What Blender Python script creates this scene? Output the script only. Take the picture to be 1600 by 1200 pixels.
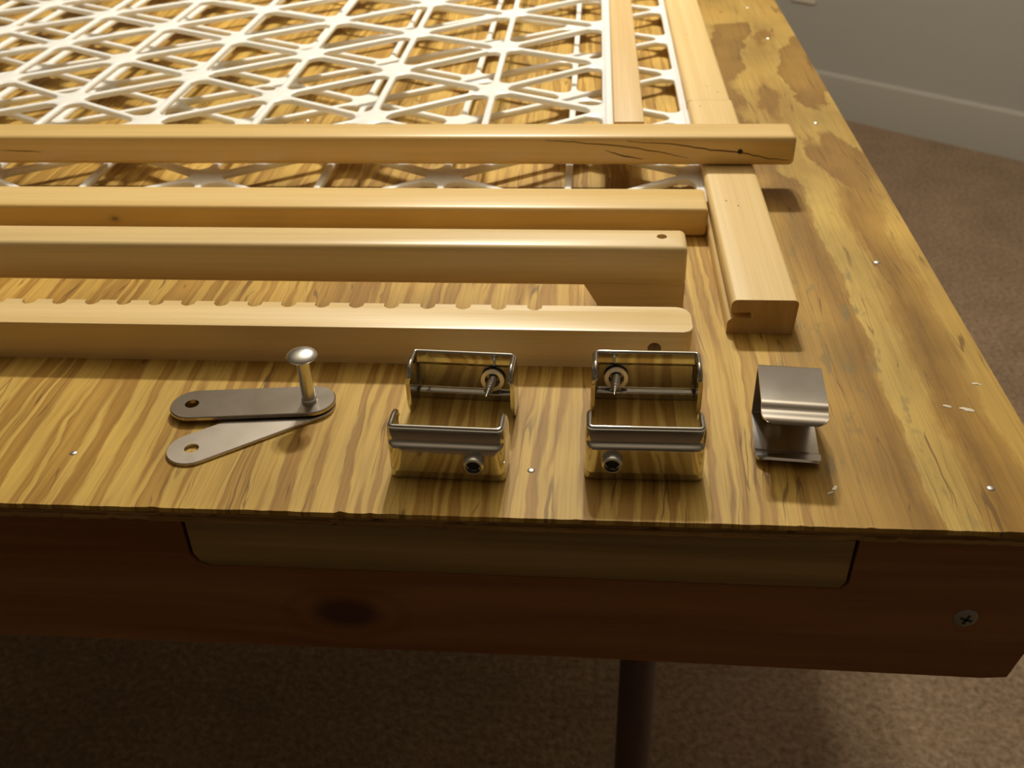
import bpy, bmesh, math, random
from mathutils import Vector, Matrix

for o in list(bpy.data.objects):
    bpy.data.objects.remove(o, do_unlink=True)
scn = bpy.context.scene
COL = scn.collection
random.seed(7)
PI = math.pi
TZ = 0.74                                   # height of the table top above the floor

# ------------------------------------------------------------------ camera
cam_d = bpy.data.cameras.new('camera')
cam = bpy.data.objects.new('camera', cam_d)
COL.objects.link(cam)
rx = Vector((0.99709165, 0.0714934, -0.02639946))      # image right
ry = Vector((0.01882021, -0.56665137, -0.82374269))    # image down
rz = Vector((-0.07385145, 0.82085012, -0.56634887))    # view direction
m = Matrix((rx, -ry, -rz)).transposed().to_4x4()
m.translation = Vector((0.0027, -0.2938, 0.2677 + TZ))
cam.matrix_world = m
cam_d.sensor_width = 36.0
cam_d.lens = 1550.0 / 1600.0 * 36.0
cam_d.clip_start = 0.01
cam_d.dof.use_dof = True
cam_d.dof.focus_distance = 0.44
cam_d.dof.aperture_fstop = 17.0
scn.camera = cam

# ------------------------------------------------------------------ light and exposure
world = bpy.data.worlds.new('world')
scn.world = world
world.use_nodes = True
world.node_tree.nodes['Background'].inputs[0].default_value = (1.0, 0.85, 0.65, 1)
world.node_tree.nodes['Background'].inputs[1].default_value = 0.0

def bulb(name, loc, power, radius=0.035, col=(1.0, 0.955, 0.84)):
    d = bpy.data.lights.new(name, 'POINT')
    d.energy = power
    d.color = col
    d.shadow_soft_size = radius
    o = bpy.data.objects.new(name, d)
    o.location = loc
    COL.objects.link(o)
    return o
bulb('ceiling_bulb', (-0.08, 1.06, TZ + 1.12), 18.5)
bulb('ceiling_bulb', (0.03, 1.10, TZ + 1.12), 18.5)

scn.view_settings.view_transform = 'Standard'
scn.view_settings.look = 'None'
scn.view_settings.gamma = 1.0
scn.view_settings.use_curve_mapping = False
scn.view_settings.exposure = 0.82

# ------------------------------------------------------------------ material helpers
class NT:
    def __init__(s, name, rough=0.5, metallic=0.0, spec=0.5):
        s.m = bpy.data.materials.new(name)
        s.m.use_nodes = True
        s.t = s.m.node_tree
        s.b = s.t.nodes['Principled BSDF']
        s.b.inputs['Roughness'].default_value = rough
        s.b.inputs['Metallic'].default_value = metallic
        s.b.inputs['Specular IOR Level'].default_value = spec
        s.tc = s.t.nodes.new('ShaderNodeTexCoord').outputs['Object']
    def lk(s, a, b):
        if hasattr(a, 'is_output') or isinstance(a, bpy.types.NodeSocket):
            s.t.links.new(a, b)
        else:
            b.default_value = a
    def mp(s, scale=(1, 1, 1), loc=(0, 0, 0), vec=None, rot=(0, 0, 0)):
        n = s.t.nodes.new('ShaderNodeMapping')
        s.lk(vec or s.tc, n.inputs[0])
        n.inputs['Scale'].default_value = scale
        n.inputs['Location'].default_value = loc
        n.inputs['Rotation'].default_value = rot
        return n.outputs[0]
    def noise(s, vec, scale=1.0, detail=3.0, rough=0.5, dist=0.0, col=False):
        n = s.t.nodes.new('ShaderNodeTexNoise')
        s.lk(vec, n.inputs['Vector'])
        n.inputs['Scale'].default_value = scale
        n.inputs['Detail'].default_value = detail
        n.inputs['Roughness'].default_value = rough
        n.inputs['Distortion'].default_value = dist
        return n.outputs['Color' if col else 'Fac']
    def ramp(s, fac, stops, interp='LINEAR'):
        n = s.t.nodes.new('ShaderNodeValToRGB')
        s.lk(fac, n.inputs[0])
        cr = n.color_ramp
        cr.interpolation = interp
        while len(cr.elements) < len(stops):
            cr.elements.new(0.5)
        for e, (p, c) in zip(cr.elements, stops):
            e.position = p
            e.color = (*c, 1) if not isinstance(c, (int, float)) else (c, c, c, 1)
        return n.outputs[0]
    def mix(s, fac, a, b, mode='MIX'):
        n = s.t.nodes.new('ShaderNodeMix')
        n.data_type = 'RGBA'
        n.blend_type = mode
        s.lk(fac, n.inputs[0])
        for v, k in ((a, 6), (b, 7)):
            if isinstance(v, tuple):
                n.inputs[k].default_value = (*v[:3], 1)
            else:
                s.lk(v, n.inputs[k])
        return n.outputs[2]
    def math(s, op, a, b=0.0, c=0.0, clamp=False):
        n = s.t.nodes.new('ShaderNodeMath')
        n.operation = op
        n.use_clamp = clamp
        s.lk(a, n.inputs[0]); s.lk(b, n.inputs[1]); s.lk(c, n.inputs[2])
        return n.outputs[0]
    def vmath(s, op, a, b):
        n = s.t.nodes.new('ShaderNodeVectorMath')
        n.operation = op
        s.lk(a, n.inputs[0]); s.lk(b, n.inputs[1])
        return n.outputs['Value' if op in ('LENGTH', 'DISTANCE', 'DOT_PRODUCT') else 'Vector']
    def xyz(s, vec=None):
        n = s.t.nodes.new('ShaderNodeSeparateXYZ')
        s.lk(vec or s.tc, n.inputs[0])
        return n.outputs
    def comb(s, x, y, z):
        n = s.t.nodes.new('ShaderNodeCombineXYZ')
        s.lk(x, n.inputs[0]); s.lk(y, n.inputs[1]); s.lk(z, n.inputs[2])
        return n.outputs[0]
    def smooth(s, v, a, b):
        n = s.t.nodes.new('ShaderNodeMapRange')
        n.interpolation_type = 'SMOOTHSTEP'
        s.lk(v, n.inputs[0])
        n.inputs[1].default_value = a
        n.inputs[2].default_value = b
        return n.outputs[0]
    def smooth_lin(s, v, a, b):
        n = s.t.nodes.new('ShaderNodeMapRange')
        s.lk(v, n.inputs[0])
        n.inputs[1].default_value = a
        n.inputs[2].default_value = b
        return n.outputs[0]
    def bump(s, h, strength=0.2, dist=0.001):
        n = s.t.nodes.new('ShaderNodeBump')
        n.inputs['Strength'].default_value = strength
        n.inputs['Distance'].default_value = dist
        s.lk(h, n.inputs['Height'])
        s.lk(n.outputs[0], s.b.inputs['Normal'])
    def out(s, col):
        if isinstance(col, tuple):
            s.b.inputs['Base Color'].default_value = (*col[:3], 1)
        else:
            s.lk(col, s.b.inputs['Base Color'])
        return s.m

def mat_plywood():
    n = NT('plywood_face', rough=0.55, spec=0.25)
    x, y, z = n.xyz()
    w = n.noise(n.mp((5, 1.6, 1)), 1.0, 2.0)
    w2 = n.noise(n.mp((45, 14, 1)), 1.0, 3.0, 0.6)
    xw = n.math('ADD', x, n.math('MULTIPLY', n.math('SUBTRACT', w, 0.5), 0.05))
    xw = n.math('ADD', xw, n.math('MULTIPLY', n.math('SUBTRACT', w2, 0.5), 0.010))
    # close straight grain over most of the sheet
    band = n.noise(n.comb(n.math('MULTIPLY', xw, 88.0), n.math('MULTIPLY', y, 2.2), 0.0), 1.0, 1.4, 0.5)
    cl = n.ramp(band, [(0.32, (0.56, 0.34, 0.098)), (0.45, (0.40, 0.215, 0.052)), (0.49, (0.66, 0.44, 0.15)),
                       (0.58, (0.62, 0.395, 0.122)), (0.615, (0.41, 0.225, 0.055)), (0.70, (0.56, 0.34, 0.10))])
    # broad cathedral figure along the right-hand side
    wb = n.math('MULTIPLY', n.math('SUBTRACT', n.noise(n.mp((55, 20, 1)), 1.0, 4.0, 0.65), 0.5), 0.020)
    wb2 = n.math('MULTIPLY', n.math('SUBTRACT', n.noise(n.mp((10, 7, 1), (1.7, 0.4, 0)), 1.0, 1.0), 0.5), 0.035)
    xf = n.math('ADD', n.math('ADD', x, wb), wb2)
    dk, md, lt = (0.31, 0.165, 0.036), (0.45, 0.262, 0.07), (0.62, 0.43, 0.155)
    near = n.ramp(n.smooth_lin(xf, 0.09, 0.205), [(0.0, md), (0.22, (0.50, 0.30, 0.083)), (0.40, dk), (0.455, md), (0.465, lt), (0.62, (0.57, 0.375, 0.122)),
                  (0.65, md), (0.70, dk), (0.82, md), (0.845, (0.56, 0.36, 0.112)), (1.0, (0.52, 0.32, 0.092))])
    wide = n.noise(n.comb(n.math('MULTIPLY', n.math('ADD', xf, wb), 15.0), n.math('MULTIPLY', y, 4.6), 1.2), 1.0, 1.6, 0.5)
    far = n.ramp(wide, [(0.36, (0.36, 0.205, 0.055)), (0.485, (0.27, 0.145, 0.034)), (0.50, (0.47, 0.31, 0.10)), (0.60, (0.42, 0.255, 0.075)), (0.62, (0.28, 0.15, 0.035)), (0.70, (0.37, 0.21, 0.056))])  # rear figure; light fall-off towards the back is darkened into these colours
    cr = n.mix(n.smooth(n.math('ADD', y, n.math('MULTIPLY', wb, 6.0)), 0.30, 0.36), near, far)
    msk = n.smooth(xw, 0.075, 0.105)
    c = n.mix(msk, cl, cr)
    fine = n.noise(n.mp((700, 12, 1)), 1.0, 3.0, 0.6)
    c = n.mix(1.0, c, n.ramp(fine, [(0.3, 0.80), (0.6, 1.06)]), 'MULTIPLY')
    blot = n.noise(n.mp((14, 10, 1), (2.3, 0, 0)), 1.0, 3.0)
    c = n.mix(1.0, c, n.ramp(blot, [(0.3, 0.66), (0.65, 0.95)]), 'MULTIPLY')
    crack = n.noise(n.comb(n.math('MULTIPLY', xw, 170.0), n.math('MULTIPLY', y, 5.0), 9.1), 1.0, 1.0)
    gate = n.noise(n.mp((60, 16, 1), (0, 5, 0)), 1.0, 1.0)
    ck = n.math('MULTIPLY', n.smooth(n.math('ABSOLUTE', n.math('SUBTRACT', crack, 0.5)), 0.012, 0.003),
                n.smooth(gate, 0.47, 0.54))
    c = n.mix(n.math('MULTIPLY', ck, 0.7), c, (0.13, 0.065, 0.02))
    # grey mildew flecks on the bare strip beside the wooden rail
    fl = n.noise(n.mp((120, 38, 1)), 1.0, 4.0, 0.65)
    rg = n.math('MULTIPLY', n.smooth(x, 0.085, 0.11), n.smooth(x, 0.17, 0.14))
    rg = n.math('MULTIPLY', rg, n.smooth(y, 0.34, 0.22))
    c = n.mix(n.math('MULTIPLY', n.math('MULTIPLY', n.smooth(fl, 0.55, 0.68), rg), 0.6), c, (0.18, 0.145, 0.085))
    c = n.mix(1.0, c, (1.0, 0.97, 0.68), 'MULTIPLY')
    n.bump(n.math('ADD', band, n.math('MULTIPLY', fine, 0.5)), 0.25, 0.0006)
    return n.out(c)

def mat_grain(name, light, dark, axis=0, freq=90, rough=0.42, along=3.0, contrast=1.0, knot=None, spec=0.5, offs=0.0, coat=0.0):
    """straight-grained wood; axis is the long axis of the piece"""
    n = NT(name, rough=rough, spec=spec)
    sc = [freq, freq, freq]
    sc[axis] = along
    vec = n.mp(tuple(sc), (offs, offs * 0.7, offs * 1.3))
    if knot:
        kx, kz, rk = knot
        x, y, z = n.xyz()
        dx = n.math('SUBTRACT', x, kx)
        dz = n.math('SUBTRACT', z, kz)
        d2 = n.math('ADD', n.math('POWER', n.math('MULTIPLY', dx, 0.6), 2.0), n.math('POWER', dz, 2.0))
        d = n.math('SQRT', d2)
        push = n.math('MULTIPLY', n.math('POWER', n.math('DIVIDE', rk, n.math('ADD', d, rk)), 2.0), 3.2)
        vec = n.vmath('ADD', vec, n.comb(0.0, 0.0, push))
    g = n.noise(vec, 1.0, 3.0, 0.55, 0.3)
    c = n.ramp(g, [(0.5 - 0.2 / contrast, light), (0.5 + 0.2 / contrast, dark)])
    sc2 = [freq * 9] * 3
    sc2[axis] = along * 5
    f = n.noise(n.mp(tuple(sc2)), 1.0, 2.0)
    c = n.mix(1.0, c, n.ramp(f, [(0.3, 0.93), (0.7, 1.03)]), 'MULTIPLY')
    if knot:
        rings = n.math('SINE', n.math('MULTIPLY', d, 900.0))
        c = n.mix(n.math('MULTIPLY', n.smooth(d, rk * 2.6, rk * 0.9), n.math('MULTIPLY_ADD', rings, 0.12, 0.25)), c, (dark[0] * .35, dark[1] * .35, dark[2] * .4))
        c = n.mix(n.smooth(d, rk * 1.1, rk * 0.55), c, (dark[0] * .42, dark[1] * .42, dark[2] * .6))
    n.bump(g, 0.06, 0.0005)
    if coat:
        n.b.inputs['Coat Weight'].default_value = coat
        n.b.inputs['Coat Roughness'].default_value = 0.28
    return n.out(c)

def mat_metal(name, col, rough, brushed=0.0):
    n = NT(name, rough=rough, metallic=1.0)
    g = n.noise(n.mp((900, 900, 900)), 1.0, 2.0)
    s2 = n.noise(n.mp((60, 60, 60)), 1.0, 3.0)
    n.lk(n.math('MULTIPLY_ADD', s2, 0.10, rough - 0.05, clamp=True), n.b.inputs['Roughness'])
    if brushed:
        n.bump(g, brushed, 0.0002)
    return n.out(n.mix(n.smooth(s2, 0.55, 0.75), col, tuple(v * 0.82 for v in col)))

def mat_plain(name, col, rough=0.5, vary=0.06, scale=30, spec=0.5, bump=0.0, bscale=400):
    n = NT(name, rough=rough, spec=spec)
    g = n.noise(n.mp((scale,) * 3), 1.0, 3.0)
    c = n.mix(g, tuple(v * (1 - vary) for v in col), tuple(min(1, v * (1 + vary)) for v in col))
    if bump:
        n.bump(n.noise(n.mp((bscale,) * 3), 1.0, 2.0), bump, 0.001)
    return n.out(c)

def mat_carpet():
    n = NT('carpet_pile', rough=0.95, spec=0.05)
    a = n.noise(n.mp((120, 120, 120)), 1.0, 5.0, 0.7)
    b = n.noise(n.mp((9, 9, 9)), 1.0, 3.0)
    c = n.ramp(a, [(0.33, (0.22, 0.145, 0.088)), (0.55, (0.40, 0.275, 0.175)), (0.7, (0.52, 0.37, 0.245))])
    c = n.mix(1.0, c, n.ramp(b, [(0.3, 0.86), (0.7, 1.08)]), 'MULTIPLY')
    n.bump(a, 1.0, 0.008)
    return n.out(c)

M = {}
M['ply'] = mat_plywood()
M['ply_core'] = mat_grain('plywood_core', (0.42, 0.25, 0.09), (0.20, 0.105, 0.035), 0, 500, 0.8, 14, 1.2, spec=0.1)
M['apron'] = mat_grain('red_fir_board', (0.31, 0.135, 0.045), (0.19, 0.07, 0.022), 0, 55, 0.55, 2.0, 1.1, knot=(-0.100, -0.060, 0.0095), spec=0.3)
M['inlay'] = mat_grain('weathered_pale_pine', (0.36, 0.235, 0.085), (0.20, 0.125, 0.045), 0, 70, 0.6, 2.5, 1.2, offs=4.0, spec=0.3)
M['maple'] = mat_grain('clear_maple', (0.82, 0.61, 0.30), (0.72, 0.50, 0.20), 0, 60, 0.36, 2.2, 0.8, offs=1.0, coat=0.25)
M['maple2'] = mat_grain('warm_maple', (0.82, 0.59, 0.26), (0.72, 0.48, 0.16), 0, 48, 0.36, 2.0, 0.8, knot=(-0.2909, 0.0095, 0.0016), offs=7.0, coat=0.25)
M['maple3'] = mat_grain('amber_maple', (0.80, 0.56, 0.23), (0.68, 0.43, 0.13), 0, 40, 0.36, 1.6, 0.8, offs=11.0, coat=0.25)
M['pine'] = mat_grain('striped_pine', (0.80, 0.60, 0.29), (0.66, 0.44, 0.16), 1, 85, 0.42, 1.3, 1.1, offs=3.0)
M['pine_end'] = mat_grain('pine_end_grain', (0.56, 0.36, 0.14), (0.44, 0.26, 0.085), 2, 140, 0.6, 25, 1.0, offs=9.0)
M['strip'] = mat_grain('tan_strip_wood', (0.74, 0.52, 0.24), (0.64, 0.42, 0.16), 1, 100, 0.45, 2.0, 1.0, offs=5.0)
M['check'] = mat_plain('dark_wood_check', (0.10, 0.045, 0.012), 0.8)
M['bore'] = mat_plain('drilled_wood', (0.30, 0.17, 0.06), 0.8)
M['plastic'] = mat_plain('white_plastic', (0.93, 0.91, 0.86), 0.35, 0.02)
_b = M['plastic'].node_tree.nodes['Principled BSDF']
_b.inputs['Subsurface Weight'].default_value = 0.6
_b.inputs['Subsurface Radius'].default_value = (1.0, 0.9, 0.7)
_b.inputs['Subsurface Scale'].default_value = 0.004
M['chrome'] = mat_metal('polished_steel', (0.56, 0.54, 0.50), 0.09)
M['satin'] = mat_metal('satin_steel', (0.50, 0.44, 0.37), 0.24, 0.03)
M['satin_pale'] = mat_metal('pale_brushed_steel', (0.60, 0.535, 0.46), 0.34, 0.03)
M['clip_satin'] = mat_metal('brushed_steel', (0.50, 0.46, 0.41), 0.20, 0.02)
M['zinc'] = mat_metal('zinc_screw', (0.74, 0.72, 0.68), 0.3)
M['iron'] = mat_metal('dull_screw', (0.34, 0.33, 0.31), 0.5)
M['recess'] = mat_plain('dark_recess', (0.02, 0.018, 0.015), 0.8)
M['leg'] = mat_plain('brown_enamel', (0.10, 0.058, 0.05), 0.4)
M['carpet'] = mat_carpet()
M['wall'] = mat_plain('grey_wall_paint', (0.41, 0.375, 0.325), 0.8, 0.015, 4, 0.2, 0.1, 260)
M['trim'] = mat_plain('cream_trim_paint', (0.42, 0.385, 0.325), 0.42, 0.02, 6, 0.4)
M['ceiling'] = mat_plain('ceiling_paint', (0.76, 0.71, 0.62), 0.9, 0.02, 5, 0.1)
M['outlet'] = mat_plain('cream_cover_plate', (0.72, 0.65, 0.52), 0.4, 0.02)
M['glue'] = mat_plain('dried_glue', (0.70, 0.62, 0.46), 0.25, 0.1)

# ------------------------------------------------------------------ mesh helpers
def obj(name, bm, mat, parent=None, base=None, smooth=35):
    """one mesh object; verts of bm are in table coordinates when base is given, else local"""
    me = bpy.data.meshes.new(name)
    bmesh.ops.recalc_face_normals(bm, faces=bm.faces)
    if base is not None:
        bmesh.ops.translate(bm, verts=bm.verts, vec=-Vector(base))
    bm.to_mesh(me)
    bm.free()
    me.shade_smooth()
    me.set_sharp_from_angle(angle=math.radians(smooth))
    me.materials.append(mat)
    o = bpy.data.objects.new(name, me)
    COL.objects.link(o)
    if parent is not None:
        o.parent = parent
    elif base is not None:
        o.location = Vector(base) + Vector((0, 0, TZ))
    return o

def thing(name, base, label, cat, group=None, rotz=0.0):
    o = bpy.data.objects.new(name, None)
    o.empty_display_size = 0.02
    COL.objects.link(o)
    o.location = Vector(base) + Vector((0, 0, TZ))
    o.rotation_euler = (0, 0, rotz)
    tag(o, label, cat, group)
    return o

def tag(o, label, cat=None, group=None, kind=None):
    o['label'] = label
    if cat: o['category'] = cat
    if group: o['group'] = group
    if kind: o['kind'] = kind
    return o

def box(bm, x0, x1, y0, y1, z0, z1, bev=0.0, seg=3):
    r = bmesh.ops.create_cube(bm, size=1.0)
    vs = r['verts']
    for v in vs:
        v.co = Vector(((x0 + x1) / 2 + v.co.x * (x1 - x0), (y0 + y1) / 2 + v.co.y * (y1 - y0), (z0 + z1) / 2 + v.co.z * (z1 - z0)))
    if bev:
        es = {e for v in vs for e in v.link_edges}
        bmesh.ops.bevel(bm, geom=list(es), offset=bev, segments=seg, profile=0.5, affect='EDGES', clamp_overlap=True)
    return bm

def bar(x0, x1, y0, y1, z0, z1, bev):
    bm = bmesh.new()
    return box(bm, x0, x1, y0, y1, z0, z1, bev)

def prism(bm, pts, axis, a, b):
    """extrude 2-D outline pts along axis from a to b (axis 0: pts are y,z; 1: x,z; 2: x,y)"""
    def P(p, t):
        return ((t, p[0], p[1]), (p[0], t, p[1]), (p[0], p[1], t))[axis]
    v0 = [bm.verts.new(P(p, a)) for p in pts]
    v1 = [bm.verts.new(P(p, b)) for p in pts]
    f0 = bm.faces.new(v0)
    f1 = bm.faces.new(v1[::-1])
    n = len(pts)
    for i in range(n):
        bm.faces.new((v0[i], v1[i], v1[(i + 1) % n], v0[(i + 1) % n]))
    return v0, v1, f0, f1

def arc(cx, cy, r, a0, a1, n):
    return [(cx + r * math.cos(a0 + (a1 - a0) * i / n), cy + r * math.sin(a0 + (a1 - a0) * i / n)) for i in range(n + 1)]

def lathe(bm, prof, axis='Z', seg=24, org=(0, 0, 0)):
    """prof: (radius, height) list, capped when radius is 0 at an end"""
    rings = []
    for r, h in prof:
        ring = []
        for k in range(seg if r > 1e-7 else 1):
            a = 2 * PI * k / seg
            c, s = r * math.cos(a), r * math.sin(a)
            p = {'Z': (c, s, h), 'Y': (c, h, s), 'X': (h, c, s)}[axis]
            ring.append(bm.verts.new(Vector(p) + Vector(org)))
        rings.append(ring)
    for A, B in zip(rings, rings[1:]):
        for k in range(seg):
            a = A[k % len(A)], A[(k + 1) % len(A)]
            b = B[k % len(B)], B[(k + 1) % len(B)]
            vs = []
            for v in (a[0], a[1], b[1], b[0]):
                if v not in vs:
                    vs.append(v)
            if len(vs) >= 3:
                try:
                    bm.faces.new(vs)
                except ValueError:
                    pass
    return bm

def drill(o, loc, r, depth, axis):
    """cut a round hole into mesh object o (loc in the object's local frame)"""
    cb = bmesh.new()
    lathe(cb, [(0, -depth), (r, -depth), (r, depth), (0, depth)], axis, 24, loc)
    bmesh.ops.recalc_face_normals(cb, faces=cb.faces)
    me = bpy.data.meshes.new('cutter')
    cb.to_mesh(me); cb.free()
    me.materials.append(M['bore'])
    c = bpy.data.objects.new('cutter', me)
    COL.objects.link(c)
    c.matrix_world = o.matrix_world if o.parent is None else Matrix.Translation(o.parent.location)
    c.location = o.location if o.parent is None else o.parent.location
    md = o.modifiers.new('hole', 'BOOLEAN')
    md.object = c
    md.solver = 'EXACT'
    bpy.context.view_layer.update()
    dg = bpy.context.evaluated_depsgraph_get()
    nm = bpy.data.meshes.new_from_object(o.evaluated_get(dg))
    o.modifiers.clear()
    o.data = nm
    nm.shade_smooth()
    nm.set_sharp_from_angle(angle=math.radians(35))
    bpy.data.objects.remove(c, do_unlink=True)

def ribbon(pts, w, y):
    """thin dark drying check lying on a face of constant y; pts are (x, z)"""
    bm = bmesh.new()
    L = []
    n = len(pts)
    for i, (x, z) in enumerate(pts):
        k = w * math.sin(PI * (0.08 + 0.84 * i / (n - 1)))
        L.append((bm.verts.new((x, y, z - k / 2)), bm.verts.new((x, y, z + k / 2)),
                  bm.verts.new((x, y + 0.0006, z + k / 2)), bm.verts.new((x, y + 0.0006, z - k / 2))))
    for A, B in zip(L, L[1:]):
        for k in range(4):
            bm.faces.new((A[k], B[k], B[(k + 1) % 4], A[(k + 1) % 4]))
    bm.faces.new(L[0]); bm.faces.new(L[-1][::-1])
    return bm

def densify(pts, n=6, wob=0.0003):
    out = []
    for (a, b) in zip(pts, pts[1:]):
        for k in range(n):
            t = k / n
            out.append((a[0] + (b[0] - a[0]) * t, a[1] + (b[1] - a[1]) * t + random.uniform(-wob, wob)))
    return out + [pts[-1]]

# ------------------------------------------------------------------ the room
U = Vector((0.782, -0.623, 0.0))
N = Vector((-0.623, -0.782, 0.0))
P0 = Vector((0.737, 2.533, 0.0))
A0 = P0 - U * 3.6
B0 = P0 + U * 3.6
C0 = B0 + N * 5.4
D0 = A0 + N * 5.4
HC = 2.44
def slab(name, quad, thick_dir, mat):
    bm = bmesh.new()
    a = [bm.verts.new(q) for q in quad]
    b = [bm.verts.new(Vector(q) + Vector(thick_dir)) for q in quad]
    bm.faces.new(a); bm.faces.new(b[::-1])
    for i in range(4):
        bm.faces.new((a[i], b[i], b[(i + 1) % 4], a[(i + 1) % 4]))
    o = obj(name, bm, mat, smooth=20)
    o['kind'] = 'structure'
    return o
up = Vector((0, 0, HC))
slab('floor', [A0, B0, C0, D0], (0, 0, -0.1), M['carpet'])['label'] = 'taupe cut-pile carpet floor under the table'
slab('ceiling', [A0 + up, B0 + up, C0 + up, D0 + up], (0, 0, 0.1), M['ceiling'])['label'] = 'plain painted ceiling'
slab('wall_back', [A0, B0, B0 + up, A0 + up], -N * 0.1, M['wall'])['label'] = 'grey painted wall behind the table'
slab('wall_right', [B0, C0, C0 + up, B0 + up], U * 0.1, M['wall'])['label'] = 'grey painted wall on the right'
slab('wall_front', [C0, D0, D0 + up, C0 + up], N * 0.1, M['wall'])['label'] = 'grey painted wall behind the viewer'
slab('wall_left', [D0, A0, A0 + up, D0 + up], -U * 0.1, M['wall'])['label'] = 'grey painted wall on the left'

def baseboard(name, a, u, n, length, label):
    prof = [(0, 0), (0.014, 0), (0.014, 0.108), (0.013, 0.1135), (0.009, 0.117), (0.0, 0.119)]
    bm = bmesh.new()
    R = []
    for t in (0, length):
        R.append([bm.verts.new(Vector(a) + u * t + n * p[0] + Vector((0, 0, p[1]))) for p in prof])
    k = len(prof)
    for i in range(k):
        bm.faces.new((R[0][i], R[1][i], R[1][(i + 1) % k], R[0][(i + 1) % k]))
    bm.faces.new(R[0]); bm.faces.new(R[1][::-1])
    o = obj(name, bm, M['trim'], smooth=30)
    o['kind'] = 'structure'
    o['label'] = label
baseboard('baseboard_back', A0, U, N, 7.2, 'pale painted baseboard along the wall behind the table')

# wall outlet cover, only its lower edge reaches into the picture
def wall_pt(t, z, off=0.0):
    return P0 + U * t + N * off + Vector((0, 0, z))
# ------------------------------------------------------------------ the table
TX0, TX1, TY1 = -1.35, 0.195, 1.18
table = thing('work_table', (-0.55, 0.60, -TZ), 'wooden work table with plywood top and reddish board apron on brown metal legs', 'table')
tb = Vector((-0.55, 0.60, -TZ))

def ply_layer(name, z0, z1, rec, jag, mat):
    bm = bmesh.new()
    pts = [(TX1 - rec * 0.3, 0.0), (TX1 - rec * 0.3, TY1), (TX0, TY1), (TX0, 0.0)]
    front = []
    x = TX0
    while x < TX1 - 0.002:
        x += random.uniform(0.0015, 0.005)
        d = rec + abs(random.gauss(0, jag))
        if random.random() < 0.05:
            d += random.uniform(0.0003, 0.0013)
        front.append((min(x, TX1 - rec * 0.3 - 0.0004), d))
    outline = [(TX0, rec)] + front + [(TX1 - rec * 0.3, rec), (TX1 - rec * 0.3, TY1), (TX0, TY1)]
    prism(bm, outline, 2, z0, z1)
    return obj(name, bm, mat, table, tb, 20)
# object-space textures are wanted in table coordinates, so the plies keep their own origin at the corner
def rebase(o, base, off):
    """move the mesh origin of a part to table coordinate `off` without moving the part"""
    d = Vector(off) - Vector(base)
    o.data.transform(Matrix.Translation(-d))
    o.location = d
    return o
face = rebase(ply_layer('face_ply', -0.0024, 0.0, 0.0002, 0.00022, M['ply']), tb, (0, 0, 0))
face['label'] = 'yellow and brown striped plywood face with splintered front edge'
rebase(ply_layer('core_ply', -0.0054, -0.0024, 0.0016, 0.0003, M['ply_core']), tb, (0, 0, 0))
rebase(ply_layer('back_ply', -0.0080, -0.0054, 0.0009, 0.00035, M['ply_core']), tb, (0, 0, -0.0067))

# front apron with the notch for the pale inlaid board
bm = bmesh.new()
ap = [(TX0, -0.0082), (-0.1637, -0.0082), (-0.1637, -0.0275), (-0.1610, -0.0318), (-0.157, -0.0335),
      (0.1085, -0.0350), (0.1112, -0.0318), (0.1118, -0.0082), (0.1915, -0.0082), (0.1915, -0.062),
      (0.1865, -0.0850), (0.176, -0.0862), (0.0, -0.0830), (TX0, -0.0800)]
prism(bm, ap, 1, 0.0015, 0.0395)
apron = rebase(obj('apron_board', bm, M['apron'], table, tb, 20), tb, (0, 0, 0))
apron['label'] = 'dark reddish front apron board with a knot'
bm = bmesh.new()
il = [(-0.1622, -0.0086), (-0.1622, -0.0270), (-0.1600, -0.0312), (-0.156, -0.0333), (0.1080, -0.0348), (0.1100, -0.0314), (0.1103, -0.0086)]
prism(bm, il, 1, 0.0021, 0.0395)
inl = rebase(obj('inlaid_board', bm, M['inlay'], table, tb, 20), tb, (0, 0, 0))
inl['label'] = 'pale weathered board let into the apron'

def phillips(bm, r, h, axis='Y'):
    # domed countersunk head with a raised cross recess
    lathe(bm, [(0, -h), (r * 0.45, -h * 0.95), (r * 0.8, -h * 0.6), (r, 0), (r, h * 0.6), (0, h * 0.6)], axis, 28)
bm = bmesh.new()
phillips(bm, 0.0050, 0.0009)
sc = obj('apron_screw', bm, M['iron'], table)
sc.location = Vector((0.1612, 0.0013, -0.0493)) - tb
sc['label'] = 'grey cross-head screw in the apron'
bm = bmesh.new()
for a in (0.35, 0.35 + PI / 2):
    b2 = bmesh.new()
    box(b2, -0.0026, 0.0026, -0.0011, -0.0004, -0.0005, 0.0005)
    bmesh.ops.rotate(b2, verts=b2.verts, cent=(0, 0, 0), matrix=Matrix.Rotation(a, 3, 'Y'))
    tm = bpy.data.meshes.new('t'); b2.to_mesh(tm); b2.free(); bm.from_mesh(tm); bpy.data.meshes.remove(tm)
cr = obj('cross_recess', bm, M['recess'], sc)

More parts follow.
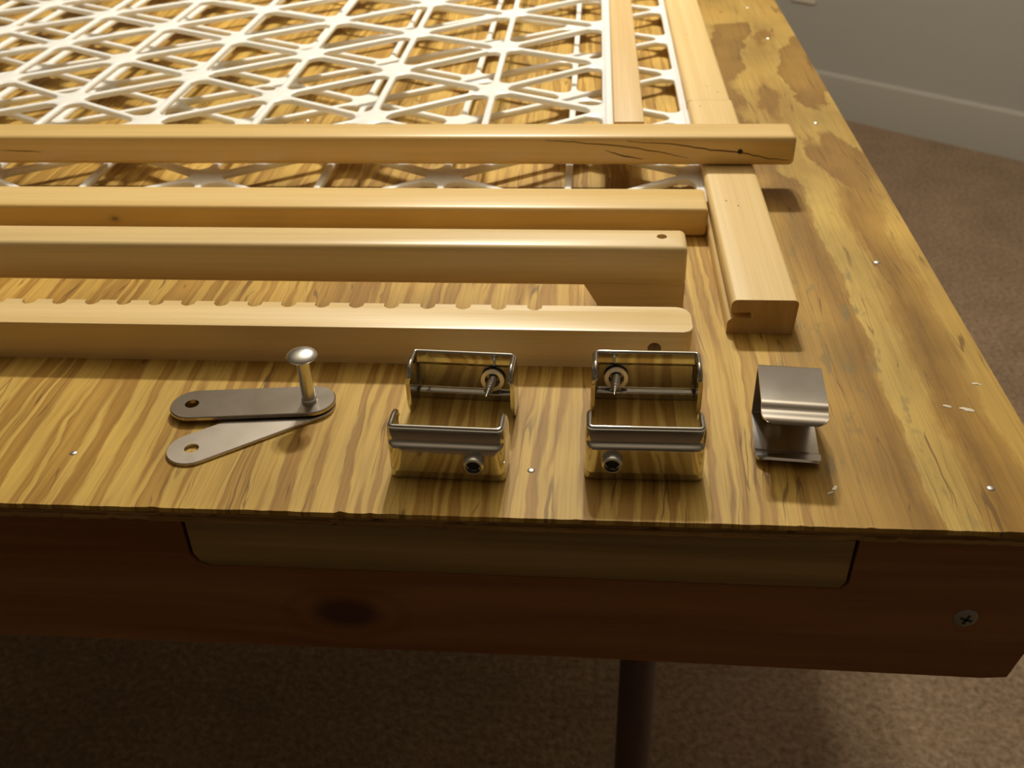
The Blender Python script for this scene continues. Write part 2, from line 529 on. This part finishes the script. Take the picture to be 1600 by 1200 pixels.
# other aprons and the folding tube legs
for nm, a in (('side_apron', (0.150, 0.188, 0.0395, TY1 - 0.01, -0.083, -0.0082)),
              ('side_apron', (TX0, TX0 + 0.038, 0.0395, TY1 - 0.01, -0.083, -0.0082)),
              ('rear_apron', (TX0 + 0.038, 0.150, TY1 - 0.048, TY1 - 0.01, -0.083, -0.0082))):
    bm = bmesh.new(); box(bm, *a)
    obj(nm, bm, M['apron'], table, tb, 20)
for lx, ly in ((0.0413, 0.147), (-1.15, 0.147), (0.0413, 1.05), (-1.15, 1.05)):
    bm = bmesh.new()
    lathe(bm, [(0, -TZ), (0.0145, -TZ), (0.0145, -TZ + 0.02), (0.0123, -TZ + 0.022), (0.0123, -0.0085), (0, -0.0085)], 'Z', 24, (lx, ly, 0))
    lg = obj('leg', bm, M['leg'], table, tb, 40)
    lg['label'] = 'dark brown tubular metal leg'

# brad heads in the plywood
bm = bmesh.new()
lathe(bm, [(0.0022, -0.0012), (0.0022, -0.0005), (0.0019, 0.0001), (0.0016, 0.00035), (0.0009, 0.0006), (0, 0.0007)], 'Z', 14)
brad0 = obj('brad_head', bm, M['zinc'], face)
brad0.location = (0.1664, 0.2227, 0)
for x, y in ((0.1673, 0.0262), (-0.0195, 0.0302), (-0.2218, 0.0342), (0.1725, 0.4488), (0.1682, 0.6761), (-0.2202, 0.4553), (0.163, 0.7898)):
    c = brad0.copy(); COL.objects.link(c); c.parent = face; c.location = (x, y, 0); c.scale = [random.uniform(0.75, 1.0)] * 3
# flakes of dried glue
for x, y, l, a in ((0.1050, 0.0237, 0.004, 0.9), (0.1025, 0.0205, 0.003, 0.6), (0.1739, 0.0808, 0.006, -0.35), (0.1661, 0.0829, 0.004, -0.3), (0.1843, 0.1014, 0.004, -0.3)):
    bm = bmesh.new()
    bmesh.ops.create_icosphere(bm, subdivisions=2, radius=0.5)
    for v in bm.verts:
        k = 1 + random.uniform(-.25, .25)
        v.co = Vector((v.co.x * l * k, v.co.y * l * 0.42 * k, v.co.z * 0.0006))
    g = obj('glue_flake', bm, M['glue'], face)
    g.location = (x, y, 0.0001); g.rotation_euler = (0, 0, a)

# ------------------------------------------------------------------ white lattice
def lattice_mesh(fx, fy, ni, j0, j1, z0, z1, ymin, w, r, border_x):
    bm = bmesh.new()
    def node(i, j):
        return Vector((fx(i), fy(i, j + 0.5 * (i % 2))))
    nseg = 6
    bv = 0.0008
    def hole(tri, off, rad):
        # triangle shrunk by off, corners rounded by rad -> list of 3 arcs
        arcs = []
        for k in range(3):
            p, a, b = tri[k], tri[(k - 1) % 3], tri[(k + 1) % 3]
            da, db = (a - p).normalized(), (b - p).normalized()
            half = da.angle(db) / 2
            bis = (da + db).normalized()
            c = p + bis * ((off + rad) / math.sin(half))
            ta = c + (p - c).project(da) if False else None
            na = Vector((-da.y, da.x)); na = na if na.dot(bis) < 0 else -na
            nb = Vector((-db.y, db.x)); nb = nb if nb.dot(bis) < 0 else -nb
            A = math.atan2(na.y, na.x); B = math.atan2(nb.y, nb.x)
            d = (B - A + PI) % (2 * PI) - PI
            arcs.append([c + Vector((math.cos(A + d * t / nseg), math.sin(A + d * t / nseg))) * rad for t in range(nseg + 1)])
        return arcs
    def cell(tri):
        area = (tri[1] - tri[0]).cross(tri[2] - tri[0])
        if area < 0:
            tri = [tri[0], tri[2], tri[1]]
        H0 = hole(tri, w / 2 - bv, r)
        H1 = hole(tri, w / 2, r)
        outer, top, edge = [], [], []
        for k in range(3):
            p, a, b = tri[k], tri[(k - 1) % 3], tri[(k + 1) % 3]
            pa = a + (H0[k][0] - a).project((p - a).normalized())
            pb = b + (H0[k][-1] - b).project((p - b).normalized())
            for t in range(nseg + 1):
                s = t / nseg
                outer.append(pa.lerp(p, s * 2) if s <= 0.5 else p.lerp(pb, s * 2 - 1))
            top += H0[k]; edge += H1[k]
        n = len(outer)
        rings = []
        for L, z in ((outer, z1), (top, z1), (edge, z1 - bv), (edge, z0 + bv), (top, z0), (outer, z0)):
            rings.append([bm.verts.new((q.x, q.y, z)) for q in L])
        for A, B in zip(rings, rings[1:]):
            for k in range(n):
                bm.faces.new((A[k], A[(k + 1) % n], B[(k + 1) % n], B[k]))
    for i in range(ni):
        for j in range(j0, j1):
            if i % 2 == 0:
                cell([node(i, j), node(i, j + 1), node(i + 1, j)])
                cell([node(i + 1, j), node(i + 1, j + 1), node(i, j + 1)])
            else:
                cell([node(i, j), node(i, j + 1), node(i + 1, j + 1)])
                cell([node(i + 1, j), node(i + 1, j + 1), node(i, j)])
    bmesh.ops.recalc_face_normals(bm, faces=bm.faces)
    # half strand beyond the last row of nodes, along the frame
    b0, b1 = node(0, j0), node(0, j1)
    prof = [(b0.x, z0), (border_x, z0), (border_x, z1), (b0.x, z1)]
    va = [bm.verts.new((x, b0.y, z)) for x, z in prof]
    vb = [bm.verts.new((x + (b1.x - b0.x), b1.y, z)) for x, z in prof]
    for k in range(4):
        bm.faces.new((va[k], vb[k], vb[(k + 1) % 4], va[(k + 1) % 4]))
    g = bm.verts[:] + bm.edges[:] + bm.faces[:]
    bmesh.ops.bisect_plane(bm, geom=g, plane_co=(0, ymin, 0), plane_no=(0, 1, 0), clear_inner=True)
    g = bm.verts[:] + bm.edges[:] + bm.faces[:]
    bmesh.ops.bisect_plane(bm, geom=g, plane_co=(0, 1.02, 0), plane_no=(0, 1, 0), clear_outer=True)
    return bm

# ------------------------------------------------------------------ lower frame: grooved rail, cross rail, lattice
fb = Vector((-0.20, 0.253, 0.0))
low = thing('lattice_frame', fb + Vector((0, 0, 0.00015)), 'lower wooden frame with wide pine side rail and white lattice, flat on plywood', 'frame', 'lattice frames')
def rail_profile(xl, xr):
    zt = 0.0195
    r = 0.0032
    P = []
    P += arc(xr - 0.0025, zt - 0.0025, 0.0025, 0, PI / 2, 4)
    P += arc(xl + r, zt - r, r, PI / 2, PI, 5)
    P += [(xl + 0.0002, 0.0122), (xl + 0.0105, 0.0122), (xl + 0.0105, 0.0088)]
    P += arc(xl - 0.0012 + r, 0.0088 - r, r, PI / 2, PI, 5)
    P += [(xl - 0.0012, 0.0), (xr - 0.001, 0.0)]
    return P
bm = bmesh.new()
prism(bm, rail_profile(0.0747, 0.1078), 1, 0.1432, 0.443)
o = rebase(obj('side_rail', bm, M['pine'], low, fb, 30), fb, (0.09, 0.3, 0))
o.data.materials.append(M['pine_end'])
for p in o.data.polygons:
    if abs(p.normal.y) > 0.9:
        p.material_index = 1
bm = bmesh.new()
prism(bm, rail_profile(0.0743, 0.1066), 1, 0.4433, 1.03)
o = rebase(obj('side_rail', bm, M['pine'], low, fb, 30), fb, (0.0892, 0.3, 0))
# small pits on the rail top
for x, y in ((0.0842, 0.262), (0.0905, 0.255), (0.0872, 0.62), (0.0918, 0.475), (0.0985, 0.461), (0.083, 0.43)):
    bm = bmesh.new()
    lathe(bm, [(0.0006, -0.0003), (0.0006, 0.00005), (0, 0.00006)], 'Z', 8)
    q = obj('pin_hole', bm, M['check'], low)
    q.location = Vector((x, y, 0.0195)) - fb
bm = bar(-0.80, 0.0735, 0.253, 0.2838, 0.0, 0.0182, 0.0026)
rebase(obj('cross_rail', bm, M['maple2'], low, fb), fb, (0, 0.268, 0))
def lowx(i): return 0.0722 - 0.0836 * i + 0.0006 * i * i
def lowy(i, q): return 0.4269 - 0.0048 * i + 0.1037 * q - 0.0012 * i * q + 0.0004 * i * i
bm = lattice_mesh(lowx, lowy, 10, -2, 7, 0.0076, 0.0125, 0.276, 0.0046, 0.0080, 0.0752)
o = obj('lattice_panel', bm, M['plastic'], low, fb, 50)
o['label'] = 'white plastic triangle lattice'

# ------------------------------------------------------------------ upper frame: cross rail, narrow side strip, lattice
ub = Vector((-0.20, 0.3275, 0.0195))
upf = thing('lattice_frame', ub + Vector((0, 0, 0.0003)), 'upper wooden frame with narrow side strip and white lattice, lying across the lower frame', 'frame', 'lattice frames')
bm = bar(-0.85, 0.1322, 0.3151, 0.3412, 0.0195, 0.0389, 0.0034)
rail = rebase(obj('cross_rail', bm, M['maple3'], upf, ub), ub, (0, 0.3275, 0.02))
rail['label'] = 'amber wooden cross rail with dark diagonal cracks near its end'
cracks = [[(-0.0258, 0.0362), (-0.0042, 0.0352), (0.0284, 0.0319), (0.0509, 0.0281), (0.0652, 0.0248)],
          [(0.0261, 0.0360), (0.0585, 0.0338), (0.0789, 0.0303), (0.097, 0.0287), (0.1155, 0.0248), (0.1285, 0.0236)],
          [(0.0122, 0.0298), (0.0246, 0.0262), (0.0369, 0.0242)],
          [(-0.3908, 0.0296), (-0.3733, 0.0288), (-0.3623, 0.0283)]]
for pts, w in zip(cracks, (0.0007, 0.0009, 0.0009, 0.0006)):
    bm = ribbon(densify(pts), w, 0.31503)
    q = obj('drying_crack', bm, M['check'], rail, None)
    q.data.transform(Matrix.Translation(-Vector((0, 0.3275, 0.02))))
bm = bmesh.new()
lathe(bm, [(0, 0), (0.0013, 0.0), (0.0017, 0.0001), (0.0017, 0.0006), (0, 0.0006)], 'Y', 14)
q = obj('knot_hole', bm, M['recess'], rail)
q.location = Vector((0.0975, 0.31498, 0.0292)) - Vector((0, 0.3275, 0.02))
bm = bar(0.0180, 0.0380, 0.3425, 1.03, 0.0197, 0.0389, 0.0008)
rebase(obj('side_strip', bm, M['strip'], upf, ub), ub, (0.028, 0.4, 0.02))
def upx(i): return 0.0132 - 0.0829 * i + 0.0006 * i * i
def upy(i, q): return 0.3861 - 0.0083 * i + 0.1109 * q - 0.0022 * i * q + 0.0008 * i * i
bm = lattice_mesh(upx, upy, 10, -1, 7, 0.0276, 0.0320, 0.335, 0.0046, 0.0080, 0.0181)
o = obj('lattice_panel', bm, M['plastic'], upf, ub, 50)
o['label'] = 'white plastic triangle lattice'

# ------------------------------------------------------------------ raised bar with the foot
bb = Vector((-0.2, 0.166, 0.0))
legb = thing('leg_rail', bb, 'tall pale maple rail with a drilled end hole, standing on a slanted foot', 'rail')
bm = bar(-0.80, 0.0525, 0.155, 0.1772, 0.0195, 0.0420, 0.0032)
o = obj('rail', bm, M['maple'], legb, bb)
drill(o, Vector((0.0400, 0.1678, 0.042)) - bb, 0.0026, 0.012, 'Z')
bm = bmesh.new()
ft = [(0.0004, 0.0215), (0.0075, 0.0095), (0.0105, 0.0), (0.0520, 0.0), (0.0522, 0.0215)]
prism(bm, ft, 1, 0.1556, 0.1766)
o = obj('foot', bm, M['maple'], legb, bb)
bm = bmesh.new()
prism(bm, [(-0.80, 0.0), (-0.72, 0.0), (-0.712, 0.0215), (-0.80, 0.0215)], 1, 0.1556, 0.1766)
o = obj('foot', bm, M['maple'], legb, bb)

# ------------------------------------------------------------------ notched bar
nx = [-0.0231, -0.041, -0.0587, -0.0766, -0.0949, -0.1127, -0.1301, -0.1474, -0.1648, -0.1822, -0.1994, -0.2163, -0.2333, -0.25, -0.2674, -0.2835]
while nx[-1] > -0.70:
    nx.append(nx[-1] - 0.0168)
Y0, Y1, ZA = 0.1100, 0.1335, 0.0206
rn = 0.0037
out = [(-0.78, Y0)]
out += arc(0.0530 - 0.0045, Y0 + 0.0045, 0.0045, -PI / 2, 0, 5)
out += arc(0.0530 - 0.0075, Y1 - 0.0075, 0.0075, 0, PI / 2, 6)
skip = []
for c in nx:
    a = [(c + rn, Y1)] + arc(c, Y1 - 0.0016, rn, 0, -PI, 10) + [(c - rn, Y1)]
    out += a
    skip += a
out += [(-0.78, Y1)]
bm = bmesh.new()
v0, v1, f0, f1 = prism(bm, out, 2, 0.0, ZA)
sk = {(round(a, 5), round(b, 5)) for a, b in skip}
es = [e for e in f1.edges if (e.verts[0].co.y + e.verts[1].co.y) / 2 < Y1 - 0.004 and e.verts[0].co.x + e.verts[1].co.x > -1.5]
bmesh.ops.bevel(bm, geom=es, offset=0.0024, segments=4, profile=0.5, affect='EDGES', clamp_overlap=True)
na = obj('notched_rail', bm, M['maple'], None, (-0.2, 0.122, 0.0))
drill(na, Vector((0.0352, Y0, 0.0112)) - Vector((-0.2, 0.122, 0.0)), 0.0033, 0.012, 'Y')
tag(na, 'maple rail with a row of half-round notches along its rear edge', 'rail')

# ------------------------------------------------------------------ two-leaf steel link with pivot pin
hb = Vector((-0.1236, 0.0718, 0.0))
link = thing('pivot_link', hb, 'pair of round-ended steel link plates fanned open on an upright pivot pin', 'hinge')
def plate(a, b, r, hole_t, hr, z0, z1):
    """stadium plate from a to b with a round hole near a"""
    a, b = Vector(a), Vector(b)
    d = (b - a).normalized()
    ang = math.atan2(d.y, d.x)
    n = 14
    pb, pa = arc(b.x, b.y, r, ang - PI / 2, ang + PI / 2, n), arc(a.x, a.y, r, ang + PI / 2, ang + 3 * PI / 2, n)
    def seg(p, q):
        return [(p[0] + (q[0] - p[0]) * t, p[1] + (q[1] - p[1]) * t) for t in (0.3, 0.5, 0.65, 0.75, 0.82, 0.88, 0.93, 0.97)]
    outl = pb + seg(pb[-1], pa[0]) + pa + seg(pb[0], pa[-1])[::-1]
    bm = bmesh.new()
    hc = a + d * hole_t
    k = len(outl)
    hl = [(hc.x + hr * math.cos(math.atan2(p[1] - hc.y, p[0] - hc.x)), hc.y + hr * math.sin(math.atan2(p[1] - hc.y, p[0] - hc.x))) for p in outl]
    def ins(p, e):
        q = Vector(p)
        t = max(0, min(1, (q - a).dot(d) / (b - a).length))
        c = a + d * (t * (b - a).length)
        return tuple(q + (c - q).normalized() * e)
    e = 0.0004
    rings = [[bm.verts.new((*p, z1)) for p in hl],
             [bm.verts.new((*ins(p, e), z1)) for p in outl],
             [bm.verts.new((*p, z1 - e)) for p in outl],
             [bm.verts.new((*p, z0)) for p in outl],
             [bm.verts.new((*p, z0)) for p in hl]]
    for A, B in list(zip(rings, rings[1:])) + [(rings[-1], rings[0])]:
        for i in range(k):
            bm.faces.new((A[i], A[(i + 1) % k], B[(i + 1) % k], B[i]))
    return bm
obj('link_plate', plate((-0.1692, 0.0376), (-0.1236, 0.0718), 0.0110, 0.0, 0.0032, 0.0, 0.0016), M['satin_pale'], link, hb, 30)
obj('link_plate', plate((-0.1776, 0.0672), (-0.1236, 0.0728), 0.0110, -0.001, 0.0032, 0.0024, 0.0042), M['satin'], link, hb, 30)
bm = bmesh.new()
lathe(bm, [(0, 0.0), (0.0036, 0.0), (0.0036, 0.0055), (0.0031, 0.006), (0.0031, 0.0282), (0.0, 0.0283)], 'Z', 24)
pin = obj('pivot_pin', bm, M['zinc'], link)
pin.location = Vector((-0.1243, 0.0715, 0)) - hb
bm = bmesh.new()
lathe(bm, [(0, 0.0278), (0.0066, 0.0282), (0.0071, 0.0289), (0.0066, 0.0297), (0.0050, 0.0307), (0.0028, 0.0314), (0, 0.0317)], 'Z', 28)
obj('domed_head', bm, M['zinc'], pin, None, 60)

# ------------------------------------------------------------------ steel clips
def channel_body():
    """U-shaped clip: web in the plane y=0 (outside towards -y), ears running to +y; x is its width"""
    Wd, H, D, rb, th = 0.0490, 0.0270, 0.0165, 0.0032, 0.0019
    rc = 0.0058
    path = []
    hw = Wd / 2
    ne = 9
    for k in range(ne + 1):
        t = k / ne
        path.append((-hw, D + (rb - D) * t, D * (1 - t)))
    for k in range(1, 5):
        a = PI + PI / 2 * k / 4
        path.append((-hw + rb + rb * math.cos(a), rb + rb * math.sin(a), 0.0))
    nw = 12
    for k in range(1, nw):
        path.append((-hw + rb + (Wd - 2 * rb) * k / nw, 0.0, 0.0))
    L = path[:]
    for x, y, d in reversed(path[:ne + 5]):
        L.append((-x, y, d))
    zs = [0, 0.0010, 0.0022, 0.0034, 0.0038, 0.0042, 0.0046, 0.0050, 0.0054, 0.0062, 0.0090, 0.0120, 0.0150, 0.0176, 0.0184, 0.0188, 0.0192, 0.0196, 0.0200, 0.0206, 0.0224, 0.0238, 0.0245, 0.0250, 0.0255, 0.0259, 0.0263, 0.0266, 0.02685, 0.0270]
    bm = bmesh.new()
    G = []
    for q_, (x, y, d) in enumerate(L):
        a, b = L[max(0, q_ - 1)], L[min(len(L) - 1, q_ + 1)]
        tx, ty = b[0] - a[0], b[1] - a[1]
        tl = math.hypot(tx, ty)
        nx_, ny_ = -ty / tl, tx / tl             # towards the inside of the U
        lo = 0.0
        if y > D - rc:
            q = min(1.0, (y - (D - rc)) / rc)
            lo = rc * (1 - math.sqrt(max(0, 1 - q * q)))
        wk = max(0.0, min(1.0, (hw - 0.0030 - abs(x)) / 0.0025 + 1)) if y < rb * 0.8 else 0.0
        loop = []
        hr_ = th / 2
        def put(off, z):
            zz = lo + (H - 2 * lo) * z / H
            loop.append(bm.verts.new((x + nx_ * off, y + ny_ * off, zz)))
        def shift(z):
            s = min(max((z - 0.0038) / 0.0016, 0), 1) * min(max((0.0200 - z) / 0.0016, 0), 1)
            flare = 0.0009 * max(0.0, (z - 0.0215) / (H - 0.0215)) ** 2
            return -0.0021 * s * s * (3 - 2 * s) * wk + flare
        body = [z for z in zs if hr_ < z < H - hr_]
        for z in body:
            put(shift(z), z)
        for k in range(7):
            a_ = PI * k / 6
            put(shift(H) + hr_ - hr_ * math.cos(a_), H - hr_ + hr_ * math.sin(a_))
        for z in reversed(body):
            put(shift(z) + th, z)
        for k in range(7):
            a_ = PI * k / 6
            put(hr_ + hr_ * math.cos(a_), hr_ - hr_ * math.sin(a_))
        G.append(loop)
    n_ = len(G[0])
    for A, B in zip(G, G[1:]):
        for k in range(n_):
            bm.faces.new((A[k], A[(k + 1) % n_], B[(k + 1) % n_], B[k]))
    for R_ in (G[0], G[-1][::-1]):               # ear ends: strip between outer and inner side
        bm.faces.new(R_)
    return bm

def screw_shank():
    bm = bmesh.new()
    seg, Ls, r0, pitch = 16, 0.0160, 0.0019, 0.0017
    rings = []
    n = 64
    for i in range(n + 1):
        y = Ls * i / n
        tp = 1.0 if y < Ls * 0.55 else max(0.06, 1 - (y - Ls * 0.55) / (Ls * 0.45) * 0.95)
        ring = []
        for k in range(seg):
            a = 2 * PI * k / seg
            ph = (y / pitch - k / seg) % 1.0
            rr = (r0 * 0.72 + r0 * 0.40 * max(0, 1 - abs(ph - 0.5) * 3.0)) * tp
            ring.append(bm.verts.new((rr * math.cos(a), y, rr * math.sin(a))))
        rings.append(ring)
    for A, B in zip(rings, rings[1:]):
        for k in range(seg):
            bm.faces.new((A[k], A[(k + 1) % seg], B[(k + 1) % seg], B[k]))
    bm.faces.new(rings[0]); bm.faces.new(rings[-1][::-1])
    return bm

def screw_head():
    bm = bmesh.new()
    lathe(bm, [(0, 0), (0.0042, 0), (0.0043, -0.0018), (0.0041, -0.0027), (0.0036, -0.0031), (0.0032, -0.0030), (0.0030, -0.0014), (0, -0.0014)], 'Y', 24)
    return bm

def make_clip(base, rotz, sx, label):
    t = thing('steel_clip', base, label, 'clip', 'U-shaped steel clips', rotz)
    b = obj('channel_body', channel_body(), M['chrome'], t, None, 40)
    s = obj('screw', screw_shank(), M['zinc'], t, None, 50)
    s.location = (sx, 0.0002, 0.0118)
    s.rotation_euler = (0.06, 0, random.uniform(-.08, .08))
    h = obj('screw_head', screw_head(), M['zinc'], s, None, 40)
    h.location = (0, -0.0021, 0)
    rcs = bmesh.new()
    lathe(rcs, [(0, -0.0015), (0.0029, -0.0015), (0.0029, -0.0013), (0, -0.0013)], 'Y', 6)
    q = obj('socket_recess', rcs, M['recess'], s, None, 20)
    q.location = (0, -0.0022, 0)
    w = bmesh.new()
    lathe(w, [(0.0033, 0.0), (0.0056, 0.0), (0.0057, 0.0006), (0.0054, 0.0010), (0.0036, 0.0011), (0.0033, 0.0008), (0.0033, 0.0)], 'Y', 26)
    ws = obj('washer', w, M['zinc'], t, None, 40)
    ws.location = (sx, 0.0012, 0.0118)
    ws.rotation_euler = (0.12, 0, 0)
    return t
make_clip((-0.0540, 0.0222, 0), math.radians(-1.8), 0.0118, 'polished steel clip at front beside the link plates, screw head facing forward')
make_clip((0.0274, 0.0250, 0), math.radians(0.2), -0.0130, 'polished steel clip at front next to the small brushed clip, screw head facing forward')
make_clip((-0.0522, 0.0822, 0), math.radians(180 - 3.0), -0.0125, 'polished steel clip against the notched rail nearer the link plates, screw point facing forward')
make_clip((0.0297, 0.0850, 0), math.radians(180 - 0.2), 0.0130, 'polished steel clip at the end of the notched rail, screw point facing forward')

# brushed clip standing on its flange, open side forward
bc = thing('steel_clip', (0.0895, 0.0545, 0), 'small brushed steel clip on its side with stepped lips, below the pine rail end', 'clip', None, math.radians(-4.5))
def brushed_clip():
    # profile in (y, z): bottom flange with joggled lip, web at the back, top flange with joggled lip
    H, D, r = 0.0270, 0.0385, 0.0018
    def half(sgn):
        return [(0.0, 0.0042), (0.0005, 0.0034), (0.0013, 0.0027), (0.0026, 0.0023), (0.0045, 0.0022), (0.0064, 0.0022), (0.0074, 0.0019), (0.0082, 0.0012), (0.0090, 0.0005), (0.0100, 0.0001), (0.0115, 0.0)]
    bot = [(p[0], p[1]) for p in half(1)] + [(D - r, 0.0)]
    bot += [(D - r + r * math.sin(a), r - r * math.cos(a)) for a in (0.5, 1.05, PI / 2)]
    top = [(y, H - z) for y, z in bot]
    prof = bot + [(D, H * 0.33), (D, H * 0.66)] + top[::-1]
    W = 0.0268
    rc = 0.0042
    bm = bmesh.new()
    xs = [-1, -0.93, -0.8, -0.5, 0, 0.5, 0.8, 0.93, 1]
    G = []
    for y, z in prof:
        shrink = 0.0
        if y < rc:
            q = (rc - y) / rc
            shrink = rc * (1 - math.sqrt(max(0, 1 - q * q)))
        G.append([bm.verts.new((s * (W / 2 - shrink), y - D / 2, z)) for s in xs])
    for A, B in zip(G, G[1:]):
        for k in range(len(xs) - 1):
            bm.faces.new((A[k], A[k + 1], B[k + 1], B[k]))
    bmesh.ops.recalc_face_normals(bm, faces=bm.faces)
    f = max(bm.faces, key=lambda f: f.calc_center_median().z)
    if f.normal.z < 0:
        bmesh.ops.reverse_faces(bm, faces=bm.faces)
    bmesh.ops.solidify(bm, geom=bm.faces[:], thickness=0.0012)
    return bm
obj('channel_body', brushed_clip(), M['clip_satin'], bc, None, 40)
bm = bmesh.new()
lathe(bm, [(0, 0), (0.0036, 0), (0.0036, -0.0007), (0.0030, -0.0012), (0, -0.0013)], 'Y', 20)
q = obj('rivet', bm, M['zinc'], bc, None, 40)
q.location = (-0.003, 0.0179, 0.0125)

# ------------------------------------------------------------------ outlet cover on the wall
def outlet(t, z):
    bm = bmesh.new()
    box(bm, -0.038, 0.038, -0.006, 0.0, 0.0, 0.118, 0.003, 2)
    root = bpy.data.objects.new('outlet_cover', None)
    COL.objects.link(root)
    root.location = P0 + U * t + Vector((0, 0, z))
    root.rotation_euler = (0, 0, math.atan2(U.y, U.x))
    tag(root, 'cream electrical outlet cover plate low on the grey wall', 'outlet')
    obj('cover_plate', bm, M['outlet'], root, None, 30)
    for zz in (0.034, 0.084):
        bm = bmesh.new()
        lathe(bm, [(0.0165, -0.0055), (0.0165, -0.0075), (0.015, -0.008), (0, -0.008)], 'Y', 24)
        s = obj('socket_face', bm, M['outlet'], root, None, 30)
        s.location = (0, 0, zz)
        for dx in (-0.0063, 0.0063):
            bm = bmesh.new(); box(bm, -0.001, 0.001, -0.0084, -0.0076, -0.004, 0.004)
            q = obj('slot', bm, M['recess'], s)
            q.location = (dx, 0, 0.002)
outlet(-0.187, 0.293)
